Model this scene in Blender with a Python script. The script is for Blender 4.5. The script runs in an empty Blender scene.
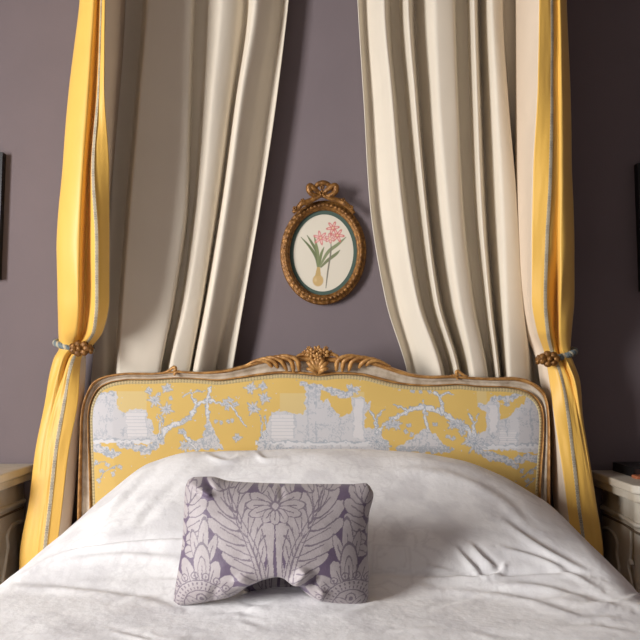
import bpy, math, random
import numpy as np
random.seed(4); rng = np.random.default_rng(4)
sc = bpy.context.scene
C = sc.collection
F = 693.0; CAMY = -2.45; CAMZ = 1.10; TH = math.radians(4.5)
cT, sT = math.cos(TH), math.sin(TH)

# ------------------------------------------------------------------ measuring helpers
def at(px, py, Y):
    """point of the vertical plane y = Y that the photograph shows at (px, py)"""
    dx = (px-320)/F; dv = (320-py)/F
    dy = cT - dv*sT; dz = sT + dv*cT
    t = (Y-CAMY)/dy
    return np.array([dx*t, Y, CAMZ+dz*t])
def at_z(px, py, z):
    dx = (px-320)/F; dv = (320-py)/F
    dy = cT - dv*sT; dz = sT + dv*cT
    t = (z-CAMZ)/dz
    return np.array([dx*t, CAMY+dy*t, z])
def x_at(px, Y, z):
    return (px-320)/F*((Y-CAMY)*cT+(z-CAMZ)*sT)
def project(P):
    D = (P[..., 1]-CAMY)*cT+(P[..., 2]-CAMZ)*sT
    V = -(P[..., 1]-CAMY)*sT+(P[..., 2]-CAMZ)*cT
    return 320+F*P[..., 0]/D, 320-F*V/D

def pchip(xs, ys, xq):
    xs = np.asarray(xs, float); ys = np.asarray(ys, float); xq = np.clip(np.asarray(xq, float), xs[0], xs[-1])
    h = np.diff(xs); d = np.diff(ys)/h
    m = np.zeros_like(ys)
    if len(xs) == 2: return ys[0]+d[0]*(xq-xs[0])
    m[0], m[-1] = d[0], d[-1]
    for i in range(1, len(xs)-1):
        if d[i-1]*d[i] > 0:
            w1 = 2*h[i]+h[i-1]; w2 = h[i]+2*h[i-1]
            m[i] = (w1+w2)/(w1/d[i-1]+w2/d[i])
    k = np.clip(np.searchsorted(xs, xq, side='right')-1, 0, len(xs)-2)
    t = (xq-xs[k])/h[k]
    return ((2*t**3-3*t**2+1)*ys[k]+(t**3-2*t**2+t)*h[k]*m[k]+(-2*t**3+3*t**2)*ys[k+1]+(t**3-t**2)*h[k]*m[k+1])
def catmull(pts, n):
    P = np.asarray(pts, float); m = len(P)
    Q = np.vstack([2*P[0]-P[1], P, 2*P[-1]-P[-2]])
    out = []
    for t in np.linspace(0, m-1, n):
        k = min(int(t), m-2); f = t-k
        a, b, c, d = Q[k], Q[k+1], Q[k+2], Q[k+3]
        out.append(.5*(2*b+(c-a)*f+(2*a-5*b+4*c-d)*f*f+(3*b-a-3*c+d)*f**3))
    return np.array(out)
def sstep(a, b, x):
    t = np.clip((x-a)/(b-a), 0, 1); return t*t*(3-2*t)

def vnoise(x, y, seed=0):
    x = np.asarray(x, float); y = np.asarray(y, float)
    xi = np.floor(x).astype(np.int64); yi = np.floor(y).astype(np.int64)
    def h(a, b):
        n = (a*374761393+b*668265263+seed*1442695041) & 0x7fffffff
        n = ((n ^ (n >> 13))*1274126177) & 0x7fffffff
        return ((n ^ (n >> 16)) & 0xffff)/65535.0
    fx = x-xi; fy = y-yi; fx = fx*fx*(3-2*fx); fy = fy*fy*(3-2*fy)
    return (h(xi, yi)*(1-fx)+h(xi+1, yi)*fx)*(1-fy)+(h(xi, yi+1)*(1-fx)+h(xi+1, yi+1)*fx)*fy
def fbm(x, y, seed=0, o=3):
    s = 0; a = .5; t = 0
    for i in range(o):
        s = s+a*vnoise(x*2**i, y*2**i, seed+i); t += a; a *= .5
    return s/t

# ------------------------------------------------------------------ 2-D pattern helpers
def seg_d(X, Y, a, b):
    ax, ay = a; bx, by = b; vx, vy = bx-ax, by-ay
    t = np.clip(((X-ax)*vx+(Y-ay)*vy)/max(vx*vx+vy*vy, 1e-9), 0, 1)
    return np.hypot(X-ax-t*vx, Y-ay-t*vy)
def line_d(X, Y, pts):
    d = None
    for a, b in zip(pts[:-1], pts[1:]):
        e = seg_d(X, Y, a, b); d = e if d is None else np.minimum(d, e)
    return d
def ell(X, Y, cx, cy, rx, ry, ang=0):
    c, s = math.cos(ang), math.sin(ang)
    u = (X-cx)*c+(Y-cy)*s; v = -(X-cx)*s+(Y-cy)*c
    return np.sqrt((u/rx)**2+(v/ry)**2)
def in_poly(X, Y, pts):
    ins = np.zeros(X.shape, bool); n = len(pts)
    for i in range(n):
        x1, y1 = pts[i]; x2, y2 = pts[(i+1) % n]
        if y1 == y2: continue
        c = ((y1 > Y) != (y2 > Y)) & (X < (x2-x1)*(Y-y1)/(y2-y1)+x1)
        ins ^= c
    return ins
def lin(c):
    c = np.asarray(c, float)/255.0
    return np.where(c <= .04045, c/12.92, ((c+.055)/1.055)**2.4)
def mix(col, mask, c):
    m = np.asarray(mask, float)[..., None]
    return col*(1-m)+np.asarray(c, float)*m

# ------------------------------------------------------------------ materials
def mat(name, rgb, rough=.6, metal=0., var=0., scale=20., bump=0., bscale=80., sheen=0., attr=None, rgb2=None, stretch=None, subsurf=0):
    m = bpy.data.materials.new(name); m.use_nodes = True
    nt = m.node_tree; b = nt.nodes['Principled BSDF']
    b.inputs['Roughness'].default_value = rough; b.inputs['Metallic'].default_value = metal
    if sheen: b.inputs['Sheen Weight'].default_value = sheen
    tc = nt.nodes.new('ShaderNodeTexCoord'); vec = tc.outputs['Object']
    if stretch:
        mp = nt.nodes.new('ShaderNodeMapping'); mp.inputs['Scale'].default_value = stretch
        nt.links.new(vec, mp.inputs['Vector']); vec = mp.outputs['Vector']
    col = None
    if attr:
        a = nt.nodes.new('ShaderNodeAttribute'); a.attribute_name = attr; col = a.outputs['Color']
    elif var or rgb2:
        n = nt.nodes.new('ShaderNodeTexNoise'); n.inputs['Scale'].default_value = scale; n.inputs['Detail'].default_value = 5
        nt.links.new(vec, n.inputs['Vector'])
        r = nt.nodes.new('ShaderNodeValToRGB'); L = lin(rgb)
        r.color_ramp.elements[0].position = .35; r.color_ramp.elements[1].position = .68
        lo = lin(rgb2) if rgb2 else L*(1-var)
        r.color_ramp.elements[0].color = (*lo, 1); r.color_ramp.elements[1].color = (*np.clip(L*(1+var*.5), 0, 1), 1)
        nt.links.new(n.outputs['Fac'], r.inputs['Fac']); col = r.outputs['Color']
    if col is not None: nt.links.new(col, b.inputs['Base Color'])
    else: b.inputs['Base Color'].default_value = (*lin(rgb), 1)
    if bump:
        n2 = nt.nodes.new('ShaderNodeTexNoise'); n2.inputs['Scale'].default_value = bscale; n2.inputs['Detail'].default_value = 4
        nt.links.new(vec, n2.inputs['Vector'])
        bp = nt.nodes.new('ShaderNodeBump'); bp.inputs['Strength'].default_value = bump; bp.inputs['Distance'].default_value = .01
        nt.links.new(n2.outputs['Fac'], bp.inputs['Height']); nt.links.new(bp.outputs['Normal'], b.inputs['Normal'])
    return m

M = {}
M['wall'] = mat('aubergine_paint', (126, 114, 117), .85, var=.05, scale=3, bump=.06, bscale=160)
M['ceiling'] = mat('ceiling_paint', (132, 124, 122), .9)
M['floor'] = mat('oak_floor', (120, 88, 62), .5, var=.3, scale=6, stretch=(1, 12, 1))
M['trim'] = mat('dark_trim_paint', (110, 102, 106), .6)
M['yellow'] = mat('yellow_silk', (240, 191, 90), .48, var=.04, scale=5, bump=.05, bscale=260, sheen=.15)
M['lining'] = mat('cream_lining', (226, 208, 186), .85, var=.03, scale=6, bump=.05, bscale=300)
M['curtain'] = mat('ivory_cotton', (225, 215, 198), .85, var=.03, scale=5, bump=.05, bscale=300)
M['pattern'] = mat('printed_cloth', (255, 255, 255), .8, attr='pattern', bump=.06, bscale=350)
M['damask'] = mat('damask_cloth', (255, 255, 255), .55, attr='pattern', bump=.10, bscale=300, sheen=.2)
M['print'] = mat('print_paper', (255, 255, 255), .7, attr='pattern')
M['gilt'] = mat('worn_gilt', (202, 152, 88), .42, metal=.2, rgb2=(150, 104, 54), scale=45, bump=.3, bscale=120)
M['gilt_dark'] = mat('dark_antique_gilt', (160, 112, 54), .38, metal=.4, rgb2=(104, 68, 32), scale=90, bump=.3, bscale=200)
M['cream'] = mat('distressed_cream_paint', (206, 192, 172), .6, rgb2=(164, 146, 124), scale=28, bump=.12, bscale=90)
M['cabinet'] = mat('antique_greige_paint', (216, 210, 197), .5, rgb2=(200, 190, 172), scale=12, bump=.1, bscale=60)
M['cabinet_line'] = mat('umber_glaze', (112, 96, 78), .6)
M['rope_blue'] = mat('slate_blue_cord', (116, 130, 134), .7, var=.3, scale=90)
M['rope_cream'] = mat('cream_cord', (196, 186, 160), .7, var=.2, scale=90)
M['black'] = mat('black_lacquer', (22, 21, 22), .4)
M['dark_art'] = mat('dark_picture', (60, 42, 38), .5, var=.4, scale=9)
M['terracotta'] = mat('terracotta_cover', (176, 104, 70), .6, var=.1)
M['bed'] = mat('bed_ticking', (190, 180, 165), .9)

def duvet_material():
    m = bpy.data.materials.new('white_jacquard'); m.use_nodes = True
    nt = m.node_tree; b = nt.nodes['Principled BSDF']; b.inputs['Roughness'].default_value = .8
    b.inputs['Sheen Weight'].default_value = .1
    a = nt.nodes.new('ShaderNodeAttribute'); a.attribute_name = 'pattern'
    nt.links.new(a.outputs['Color'], b.inputs['Base Color'])
    tc = nt.nodes.new('ShaderNodeTexCoord')
    n = nt.nodes.new('ShaderNodeTexNoise'); n.inputs['Scale'].default_value = 45; n.inputs['Detail'].default_value = 5
    nt.links.new(tc.outputs['Object'], n.inputs['Vector'])
    bp = nt.nodes.new('ShaderNodeBump'); bp.inputs['Strength'].default_value = .22; bp.inputs['Distance'].default_value = .008
    nt.links.new(n.outputs['Fac'], bp.inputs['Height']); nt.links.new(bp.outputs['Normal'], b.inputs['Normal'])
    return m
M['duvet'] = duvet_material()

# ------------------------------------------------------------------ mesh helpers
class MB:
    def __init__(s): s.v = []; s.f = []; s.c = []; s.n = 0
    def add(s, V, Fc, col=None):
        V = np.asarray(V, float).reshape(-1, 3)
        s.v.append(V); s.f += [tuple(int(i)+s.n for i in q) for q in Fc]; s.n += len(V)
        if col is not None: s.c.append(np.asarray(col, float).reshape(-1, 3))
        return s
    def grid(s, P, cu=False, cv=False, col=None, keep=None, flip=False):
        m, n = P.shape[:2]; Fc = []
        for i in range(m if cu else m-1):
            i2 = (i+1) % m
            for j in range(n if cv else n-1):
                j2 = (j+1) % n
                if keep is not None and not (keep[i, j] and keep[i2, j] and keep[i, j2] and keep[i2, j2]): continue
                q = (i*n+j, i2*n+j, i2*n+j2, i*n+j2)
                Fc.append(q[::-1] if flip else q)
        return s.add(P.reshape(-1, 3), Fc, col)
    def box(s, x0, x1, y0, y1, z0, z1):
        V = [(x, y, z) for x in (x0, x1) for y in (y0, y1) for z in (z0, z1)]
        return s.add(V, [(0, 1, 3, 2), (4, 6, 7, 5), (0, 4, 5, 1), (2, 3, 7, 6), (0, 2, 6, 4), (1, 5, 7, 3)])
    def tube(s, path, r, sides=10, closed=False, flat=1.0):
        P = np.asarray(path, float); n = len(P)
        r = np.broadcast_to(np.asarray(r, float), (n,))
        T = np.roll(P, -1, 0)-np.roll(P, 1, 0)
        if not closed: T[0] = P[1]-P[0]; T[-1] = P[-1]-P[-2]
        T /= np.linalg.norm(T, axis=1)[:, None]+1e-12
        ref = np.array([0, 1., 0]); rings = []
        for i in range(n):
            u = ref-T[i]*np.dot(ref, T[i])
            if np.linalg.norm(u) < 1e-4: u = np.array([1., 0, 0])-T[i]*T[i][0]
            u /= np.linalg.norm(u); ref = u; w = np.cross(T[i], u)
            a = np.linspace(0, 2*math.pi, sides, endpoint=False)
            rings.append(P[i]+r[i]*(np.cos(a)[:, None]*u*flat+np.sin(a)[:, None]*w))
        b = s.n; s.grid(np.array(rings), cu=closed, cv=True)
        if not closed:
            s.f.append(tuple(b+j for j in range(sides))); s.f.append(tuple(b+(n-1)*sides+j for j in range(sides))[::-1])
        return s
    def ball(s, c, r, axes=None, nu=10, nv=8):
        c = np.asarray(c, float); r = np.broadcast_to(np.asarray(r, float), (3,))
        A = np.eye(3) if axes is None else np.asarray(axes, float)
        V = [c+A.T@(np.array([0, 0, 1.])*r)]
        for i in range(1, nv):
            p = math.pi*i/nv
            for j in range(nu):
                q = 2*math.pi*j/nu
                V.append(c+A.T@(np.array([math.sin(p)*math.cos(q), math.sin(p)*math.sin(q), math.cos(p)])*r))
        V.append(c+A.T@(np.array([0, 0, -1.])*r)); Fc = []
        for j in range(nu): Fc.append((0, 1+j, 1+(j+1) % nu))
        for i in range(nv-2):
            for j in range(nu):
                a = 1+i*nu+j; b2 = 1+i*nu+(j+1) % nu
                Fc.append((a, a+nu, b2+nu, b2))
        e = len(V)-1; o = 1+(nv-2)*nu
        for j in range(nu): Fc.append((e, o+(j+1) % nu, o+j))
        return s.add(V, Fc)
    def build(s, name, m, parent=None, smooth=True, solid=0., bevel=0., sub=0):
        V = np.vstack(s.v); me = bpy.data.meshes.new(name)
        me.from_pydata(V.tolist(), [], s.f); me.update()
        if smooth: me.polygons.foreach_set('use_smooth', [True]*len(me.polygons))
        if s.c:
            a = me.color_attributes.new('pattern', 'FLOAT_COLOR', 'POINT')
            cc = np.hstack([np.vstack(s.c), np.ones((len(V), 1))]); a.data.foreach_set('color', cc.ravel())
        me.materials.append(m)
        o = bpy.data.objects.new(name, me); C.objects.link(o)
        if parent is not None: o.parent = parent
        if solid:
            k = o.modifiers.new('thickness', 'SOLIDIFY'); k.thickness = solid; k.offset = 0
        if bevel:
            k = o.modifiers.new('bevel', 'BEVEL'); k.width = bevel; k.segments = 2; k.limit_method = 'ANGLE'
        if sub:
            k = o.modifiers.new('smooth', 'SUBSURF'); k.levels = sub; k.render_levels = sub
        return o
def thing(name, label, cat, group=None, loc=(0, 0, 0)):
    o = bpy.data.objects.new(name, None); C.objects.link(o); o.location = loc
    o.empty_display_size = .05
    return tag(o, label, cat, group)
def tag(o, label, cat, group=None):
    o['label'] = label; o['category'] = cat
    if group: o['group'] = group
    return o
def part(name, mb, m, parent, **k):
    """a child mesh, given in world coordinates, under a thing or part"""
    o = mb.build(name, m, None, **k)
    o.parent = parent
    w = [0., 0., 0.]; p = parent
    while p is not None:
        w = [a+b for a, b in zip(w, p.location)]; p = p.parent
    me = o.data
    co = np.empty(len(me.vertices)*3); me.vertices.foreach_get('co', co)
    co = (co.reshape(-1, 3)-np.array(w)).ravel(); me.vertices.foreach_set('co', co); me.update()
    return o
def struct(name, mb, m, label=None, **k):
    o = mb.build(name, m, None, smooth=False, **k); o['kind'] = 'structure'
    if label: o['label'] = label
    return o

# ------------------------------------------------------------------ the room
XL, XR, YB, H = -2.6, 2.6, -4.6, 2.8
WY0, WY1, WZ0, WZ1 = -3.3, -1.9, .75, 2.4        # window opening in the left wall
struct('floor', MB().box(XL-.2, XR+.2, YB, .2, -.1, 0), M['floor'])
struct('ceiling', MB().box(XL-.2, XR+.2, YB, .2, H, H+.1), M['ceiling'])
struct('wall_back', MB().box(XL-.2, XR+.2, 0, .2, 0, H), M['wall'])
struct('wall_right', MB().box(XR, XR+.2, YB, 0, 0, H), M['wall'])
w = MB()
w.box(XL-.2, XL, YB, WY0, 0, H); w.box(XL-.2, XL, WY1, 0, 0, H)
w.box(XL-.2, XL, WY0, WY1, 0, WZ0); w.box(XL-.2, XL, WY0, WY1, WZ1, H)
struct('wall_left', w, M['wall'])
w = MB()
for a, b in ((WY0, WY0+.05), (WY1-.05, WY1)): w.box(XL-.12, XL-.06, a, b, WZ0, WZ1)
for a, b in ((WZ0, WZ0+.05), (WZ1-.05, WZ1)): w.box(XL-.12, XL-.06, WY0+.05, WY1-.05, a, b)
struct('window_1', w, M['ceiling'])
struct('baseboard_back', MB().box(XL, XR, -.015, 0, 0, .14), M['trim'])

# ------------------------------------------------------------------ bed with its headboard
HB = -.20                                             # plane of the headboard's front
PAIR = [(77, 640, 92, 640), (77.5, 520, 91.5, 520), (78.5, 480, 90.5, 480), (80, 440, 89, 440), (80.8, 420, 88.5, 420), (82.6, 406, 89.3, 409),
 (86.5, 394, 92.5, 398.5), (94.4, 381, 100.5, 387.5), (110.6, 374.7, 114.7, 381.8), (131, 372.8, 131, 380), (151, 373, 151, 380), (165, 371.8, 165, 379.2),
 (175, 371, 175, 378.6), (200, 372, 200, 379.6), (220.5, 370.5, 218, 381), (241, 366, 239, 378.6), (261, 359.5, 261, 375.8), (275, 357, 281.5, 374),
 (291.6, 356.4, 300, 374.5), (318, 356, 320, 376.5), (336, 358, 340, 374.7), (350.5, 357.3, 360.6, 375.8), (366.7, 359.2, 378, 379.8), (381, 363.6, 390, 382.8),
 (401, 370.6, 403, 385), (415.5, 374.5, 421.6, 386.4), (432, 376, 435, 386.4), (450, 375.6, 458, 385.2), (470.5, 377, 480.6, 387.2), (491, 378, 501, 387.6),
 (511, 377.3, 517, 389.5), (525, 379.3, 530, 394), (537.6, 385.5, 538.5, 402), (544.6, 392.8, 542, 410), (548, 405, 543.5, 422), (549.5, 425, 543, 440),
 (550, 460, 541, 465), (550, 500, 539, 500), (550, 520, 538.5, 520), (551, 640, 538, 640)]
NP = 420
dens = np.concatenate([[0], np.cumsum(np.hypot(np.diff([p[0] for p in PAIR]), np.diff([p[1] for p in PAIR])))])
def pair_curve(i0):
    q = np.linspace(0, dens[-1], NP)
    return np.stack([pchip(dens, [p[i0] for p in PAIR], q), pchip(dens, [p[i0+1] for p in PAIR], q)], 1)
Oc, Ic = pair_curve(0), pair_curve(2)
def to_plane(c): return np.array([at(a, b, HB-.014) for a, b in c])
OW, IW = to_plane(Oc), to_plane(Ic)
def frame_loft(prof):
    """prof: (t from the outer to the inner outline, depth in front of HB)"""
    P = np.zeros((NP, len(prof), 3))
    for k, (t, y) in enumerate(prof):
        P[:, k] = OW*(1-t)+IW*t; P[:, k, 1] = HB-y
    return P
BX = -.018
bed = thing('bed', 'double bed with a carved gilt and cream headboard upholstered in yellow scenic toile', 'bed', loc=(BX, -1.05, 0))
fr = part('headboard_frame', MB().grid(frame_loft([(.0, -.055), (.06, .0), (.25, .012), (.36, .014), (.5, .008), (.62, .004), (.76, .006), (.88, .009), (1.0, .002), (1.0, -.055), (0, -.055)])), M['cream'], bed)
fr['label'] = 'worn cream painted headboard frame'
g = part('gilt_moulding', MB().grid(frame_loft([(-.02, -.02), (-.05, .006), (.0, .018), (.08, .025), (.18, .025), (.26, .018), (.29, .004), (.2, -.01), (0, -.02)])), M['gilt'], fr)
g = part('gilt_moulding', MB().grid(frame_loft([(.83, .0), (.83, .011), (.87, .016), (.93, .016), (.97, .010), (.98, .0)])), M['gilt'], fr)
# stitched braid just inside the moulding
tang = np.gradient(IW, axis=0); tang /= np.linalg.norm(tang, axis=1)[:, None]
nin = np.stack([tang[:, 2], np.zeros(NP), -tang[:, 0]], 1)
sgn = np.sign((nin*(np.array([0, 0, .6])-IW)).sum(1).mean()); nin *= sgn
arc = np.concatenate([[0], np.cumsum(np.linalg.norm(np.diff(IW, axis=0), axis=1))])
NB = 1500; aq = np.linspace(0, arc[-1], NB)
Ib = np.stack([np.interp(aq, arc, IW[:, k]) for k in range(3)], 1)
nb = np.stack([np.interp(aq, arc, nin[:, k]) for k in range(3)], 1)
ks = np.linspace(0, 1, 7); P = np.zeros((NB, 7, 3)); col = np.zeros((NB, 7, 3))
for k, t in enumerate(ks):
    P[:, k] = Ib+nb*(.0005+.0155*t); P[:, k, 1] = HB-.006-.005*math.sin(math.pi*t)
    ph = (aq/.0098+.5*(k % 2))
    spot = (np.abs((ph % 1)-.5) < .2) & (1 <= k <= 5) & (k % 2 == 1)
    col[:, k] = np.where(spot[:, None], lin((128, 114, 92)), lin((198, 180, 134)))
part('braid_edging', MB().grid(P, col=col), M['pattern'], fr)

# the printed panel
def toile(X, Y):
    wx = X+1.6*(vnoise(X*.35, Y*.35, 3)-.5)*2; wy = Y+1.6*(vnoise(X*.35, Y*.35, 8)-.5)*2
    n1 = fbm(X*.30, Y*.30, 21); n2 = vnoise(X*.9, Y*.9, 33); n3 = fbm(X*.16, Y*.16, 44)
    yel = lin((214, 180, 102)); gre = lin((200, 198, 200)); blu = lin((150, 159, 170)); whi = lin((212, 211, 213)); tan = lin((212, 190, 136))
    col = np.ones(X.shape+(3,))*yel
    for (x0, x1, y0, y1) in ((119, 148, 391, 412), (280, 306, 393, 414), (352, 364, 392, 412), (476, 486, 390, 404)):
        col = mix(col, .75*((X > x0) & (X < x1) & (Y > y0) & (Y < y1)), tan)
    ruins = [[(92, 399), (97, 392), (118, 391), (119, 410), (127, 412), (128, 410), (149, 409), (150, 418), (154, 420), (156, 434), (166, 437), (164, 442), (86, 443), (86, 408)],
             [(258, 441), (268, 424), (271, 412), (280, 410), (300, 414), (305, 412), (306, 384), (320, 388), (322, 404), (328, 398), (332, 406), (340, 418), (348, 413), (352, 412), (352, 398), (364, 396), (366, 404), (372, 400), (370, 408), (365, 413), (365, 427), (376, 427), (386, 441), (388, 452), (258, 452)],
             [(474, 434), (484, 431), (485, 412), (477, 406), (479, 403), (486, 404), (488, 399), (497, 401), (498, 420), (508, 417), (514, 409), (521, 404), (524, 403), (526, 390), (536, 389), (546, 398), (546, 455), (530, 452), (470, 447)]]
    inr = np.zeros(X.shape, bool)
    for p in ruins: inr |= in_poly(wx, wy, p)
    col = mix(col, inr, gre)
    scrib = inr & (np.abs(n1-.5) < .022) & (n3 > .47)
    col = mix(col, .65*scrib, blu)
    col = mix(col, .30*(inr & (n3 > .56) & (n2 > .55)), blu)
    for (x0, x1, y0, y1, stp) in ((128, 149, 412, 436, 3.4), (271, 296, 414, 438, 3.4), (487, 497, 404, 432, 99), (353, 364, 398, 438, 99), (497, 516, 431, 444, 2.2)):
        r = (wx > x0) & (wx < x1) & (wy > y0) & (wy < y1)
        col = mix(col, .8*r, lin((216, 212, 212)))
        col = mix(col, .4*(r & (((Y-y0) % stp) < .7)), blu)
        e = r & ((np.abs(wx-x1) < 1.6) | (np.abs(wx-x0) < .7)); col = mix(col, .45*e, blu)
    for x in (108, 126, 308, 316, 340, 505, 530): 
        col = mix(col, .5*(inr & (np.abs(wx-x) < .6) & (n3 > .4)), blu)
    # banks of ground with foliage under them
    for (x0, x1, y0) in ((86, 152, 439), (256, 388, 441), (472, 546, 444)):
        b = (X > x0) & (X < x1) & (wy > y0) & (wy < y0+4); col = mix(col, b, whi)
        l = (X > x0) & (X < x1) & (np.abs(wy-y0) < .55); col = mix(col, .7*l, blu)
    blobs = [(92, 447, 6), (99, 447, 7), (106, 450, 7), (113, 453, 7), (118, 453, 5), (124, 445, 6), (131, 445, 7), (139, 448, 7), (147, 449, 8), (155, 446, 7), (161, 441, 6),
             (262, 444, 6), (270, 446, 7), (280, 447, 7), (290, 449, 7), (301, 450, 6), (312, 451, 6),
             (478, 450, 6), (485, 453, 7), (492, 457, 7), (500, 458, 7), (508, 462, 7), (513, 465, 5), (519, 459, 7), (528, 456, 7), (536, 459, 8), (542, 458, 7),
             (304, 384, 5), (312, 386, 5), (320, 387, 5), (328, 389, 6), (335, 392, 6), (342, 395, 6), (349, 394, 6), (354, 390, 6), (349, 386, 4),
             (493, 399, 5), (500, 398, 5), (507, 398, 6), (514, 396, 5), (520, 394, 4), (505, 403, 4), (102, 394, 4), (112, 393, 5), (530, 394, 5)]
    fol = np.zeros(X.shape)
    for (cx, cy, r) in blobs: fol = np.maximum(fol, 1-ell(wx, wy, cx, cy, r, r*.62))
    f = fol > .12+.35*(n1-.5)
    col = mix(col, f, gre); col = mix(col, .8*(f & ((np.abs(n1-.5) < .07) | (n2 > .72))), blu)
    # trees, boughs and twigs
    def bough(pts, w0, w1, fine=True):
        nonlocal col
        p = catmull(pts, 28); ws = np.linspace(w0, w1, 28)
        d = np.full(X.shape, 99.)
        for i in range(27): d = np.minimum(d, seg_d(wx, wy, p[i], p[i+1])-ws[i])
        col = mix(col, d < .55, blu); col = mix(col, d < -.05, whi)
        col = mix(col, .6*((d < -.1) & (n2 > .66)), blu)
    def burst(cx, cy, r, n=9, c=None):
        nonlocal col
        a0 = cx*1.7
        for i in range(n):
            a = a0+2*math.pi*i/n; L = r*(.75+.25*math.sin(i*2.3))
            e = ell(X, Y, cx+.55*L*math.cos(a), cy+.5*L*math.sin(a), .5*L, 1.0, math.atan2(.9*math.sin(a), math.cos(a)))
            col = mix(col, .8*(e < 1.2), blu); col = mix(col, .9*(e < .8), gre)
    bough([(162, 437), (172, 425), (185, 422), (193, 414), (198, 405), (205, 401), (212, 401), (222, 403), (231, 405), (238, 413), (246, 426)], 2.2, .5)
    bough([(198, 404), (191, 393), (185, 396)], .9, .3); bough([(192, 394), (198, 391), (206, 391)], .5, .2)
    bough([(211, 387), (209, 400), (209, 416), (210, 428)], .9, 1.4)
    cone = in_poly(wx, wy, [(208, 418), (212, 420), (215, 432), (226, 449), (190, 449), (189, 438), (196, 441), (204, 436)])
    col = mix(col, cone, gre); col = mix(col, .7*(cone & ((np.abs(n1-.5) < .06) | (n2 > .7))), blu)
    bough([(186, 432), (191, 441), (198, 449)], 1.2, 1.2)
    for (cx, cy) in ((226, 402), (231, 400), (236, 404), (228, 407), (184, 421), (190, 418)): burst(cx, cy, 4, 6)
    for (cx, cy, r) in ((156, 400, 8), (168, 409, 8), (168, 388, 6), (254, 408, 8), (251, 388, 7), (265, 398, 7), (186, 445, 7), (183, 431, 4), (238, 437, 5), (150, 391, 4), (263, 386, 5)): burst(cx, cy, r, 10)
    for (cx, cy) in ((217, 421), (222, 422), (229, 421), (233, 420), (172, 398), (160, 394)): burst(cx, cy, 2.4, 5)
    for x in (160, 163, 262, 266): bough([(x, 437), (x+1, 424), (x-1, 415)], .5, .2)
    bough([(379, 429), (390, 420), (403, 413), (412, 408), (424, 407), (438, 411), (448, 417), (458, 423), (466, 428), (472, 441)], 1.5, 2.2)
    bough([(406, 410), (399, 406), (392, 404)], .7, .2); bough([(423, 407), (422, 401)], .5, .2)
    bough([(441, 412), (441, 402), (438, 395), (433, 392)], 1.6, .3); bough([(439, 396), (446, 394), (452, 394)], .8, .2)
    bough([(376, 445), (375, 430), (377, 418), (383, 409)], 2., .3); bough([(375, 424), (372, 415), (369, 410)], .9, .2)
    bough([(473, 446), (473, 430), (471, 420), (467, 413)], 2., .3); bough([(473, 424), (477, 415)], .9, .2)
    bough([(424, 409), (423, 418), (427, 430)], .9, 1.3)
    isl = in_poly(wx, wy, [(393, 448), (404, 443), (413, 436), (424, 428), (434, 433), (440, 442), (453, 449), (446, 453), (400, 451)])
    col = mix(col, isl, gre); col = mix(col, .7*(isl & ((np.abs(n1-.5) < .05) | (Y > 446) & (n2 > .35))), blu)
    for (cx, cy, r) in ((388, 424, 6), (395, 424, 7), (452, 424, 7), (460, 425, 7), (376, 441, 11), (474, 443, 12), (468, 441, 8), (384, 446, 7), (461, 432, 4)): burst(cx, cy, r, 11)
    for (cx, cy) in ((405, 431), (411, 434), (408, 425), (434, 424), (447, 436), (452, 438), (412, 391), (420, 391), (429, 391), (425, 413)): burst(cx, cy, 3, 6)
    for (cx, cy) in ((97, 462), (103, 470), (109, 464), (115, 473), (122, 466), (530, 472), (536, 468), (526, 480), (100, 480), (538, 482), (520, 470)): burst(cx, cy, 3, 6)
    for p in ([(90, 470), (98, 463), (106, 460)], [(100, 478), (108, 470), (118, 465)], [(520, 478), (530, 470), (540, 466)], [(524, 486), (534, 478)]): bough(p, .12, .1)
    return col
inner = [tuple(p) for p in Ic]
gx = np.linspace(86, 546, 760); gy = np.linspace(372, 560, 300)
GX, GY = np.meshgrid(gx, gy, indexing='ij')
keep = in_poly(GX, GY, inner)
P = np.zeros(GX.shape+(3,))
edge = np.full(GX.shape, 99.)
for i in range(0, NP-6, 6): edge = np.minimum(edge, seg_d(GX, GY, Ic[i], Ic[i+6]))
dx = (GX-320)/F; dv = (320-GY)/F
t = (HB-CAMY)/(cT-dv*sT)
P[..., 0] = dx*t; P[..., 2] = CAMZ+(sT+dv*cT)*t
P[..., 1] = HB-.001-.020*np.sqrt(np.clip(edge/26, 0, 1))
colr = toile(GX, GY)
mb = MB(); mb.grid(P, col=colr, keep=keep)
pn = part('upholstered_panel', mb, M['pattern'], bed)
pn['label'] = 'padded panel of yellow toile printed with ruins and trees'
b = MB(); b.box(-.72, .69, HB+.030, HB+.045, .3, at(320, 379, HB)[2]-.02)
part('headboard_back', b, M['bed'], bed, smooth=False)
# carved crest, leaves and knots
def gp(px, py, y): return at(px, py, HB) + np.array([0, -y, 0])
PXM = (HB-CAMY)/F                                     # metres per photograph pixel at the headboard
def petal_flower(mb, px, py, y, r, n=6, tilt=0):
    c = gp(px, py, y)
    for i in range(n):
        a = 2*math.pi*i/n+tilt; d = np.array([math.cos(a), -.25, math.sin(a)])*r*.62
        ax = np.array([[math.cos(a), 0, math.sin(a)], [0, 1, 0], [-math.sin(a), 0, math.cos(a)]])
        mb.ball(c+d, (r*.5, r*.28, r*.34), ax, 8, 6)
    mb.ball(c+np.array([0, -r*.25, 0]), r*.3, None, 8, 6)
cr = MB()
for (px, py, r, y) in ((311.5, 353.5, 5.2, .03), (324, 353.5, 5.2, .03), (317.5, 350.5, 4.6, .026), (305.5, 353, 3.2, .022), (330, 353.5, 3.2, .022), (318, 357.5, 4.8, .038), (309, 348.8, 2.6, .018), (326, 348.8, 2.6, .018)):
    petal_flower(cr, px, py, y, r*PXM, 6, px)
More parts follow.
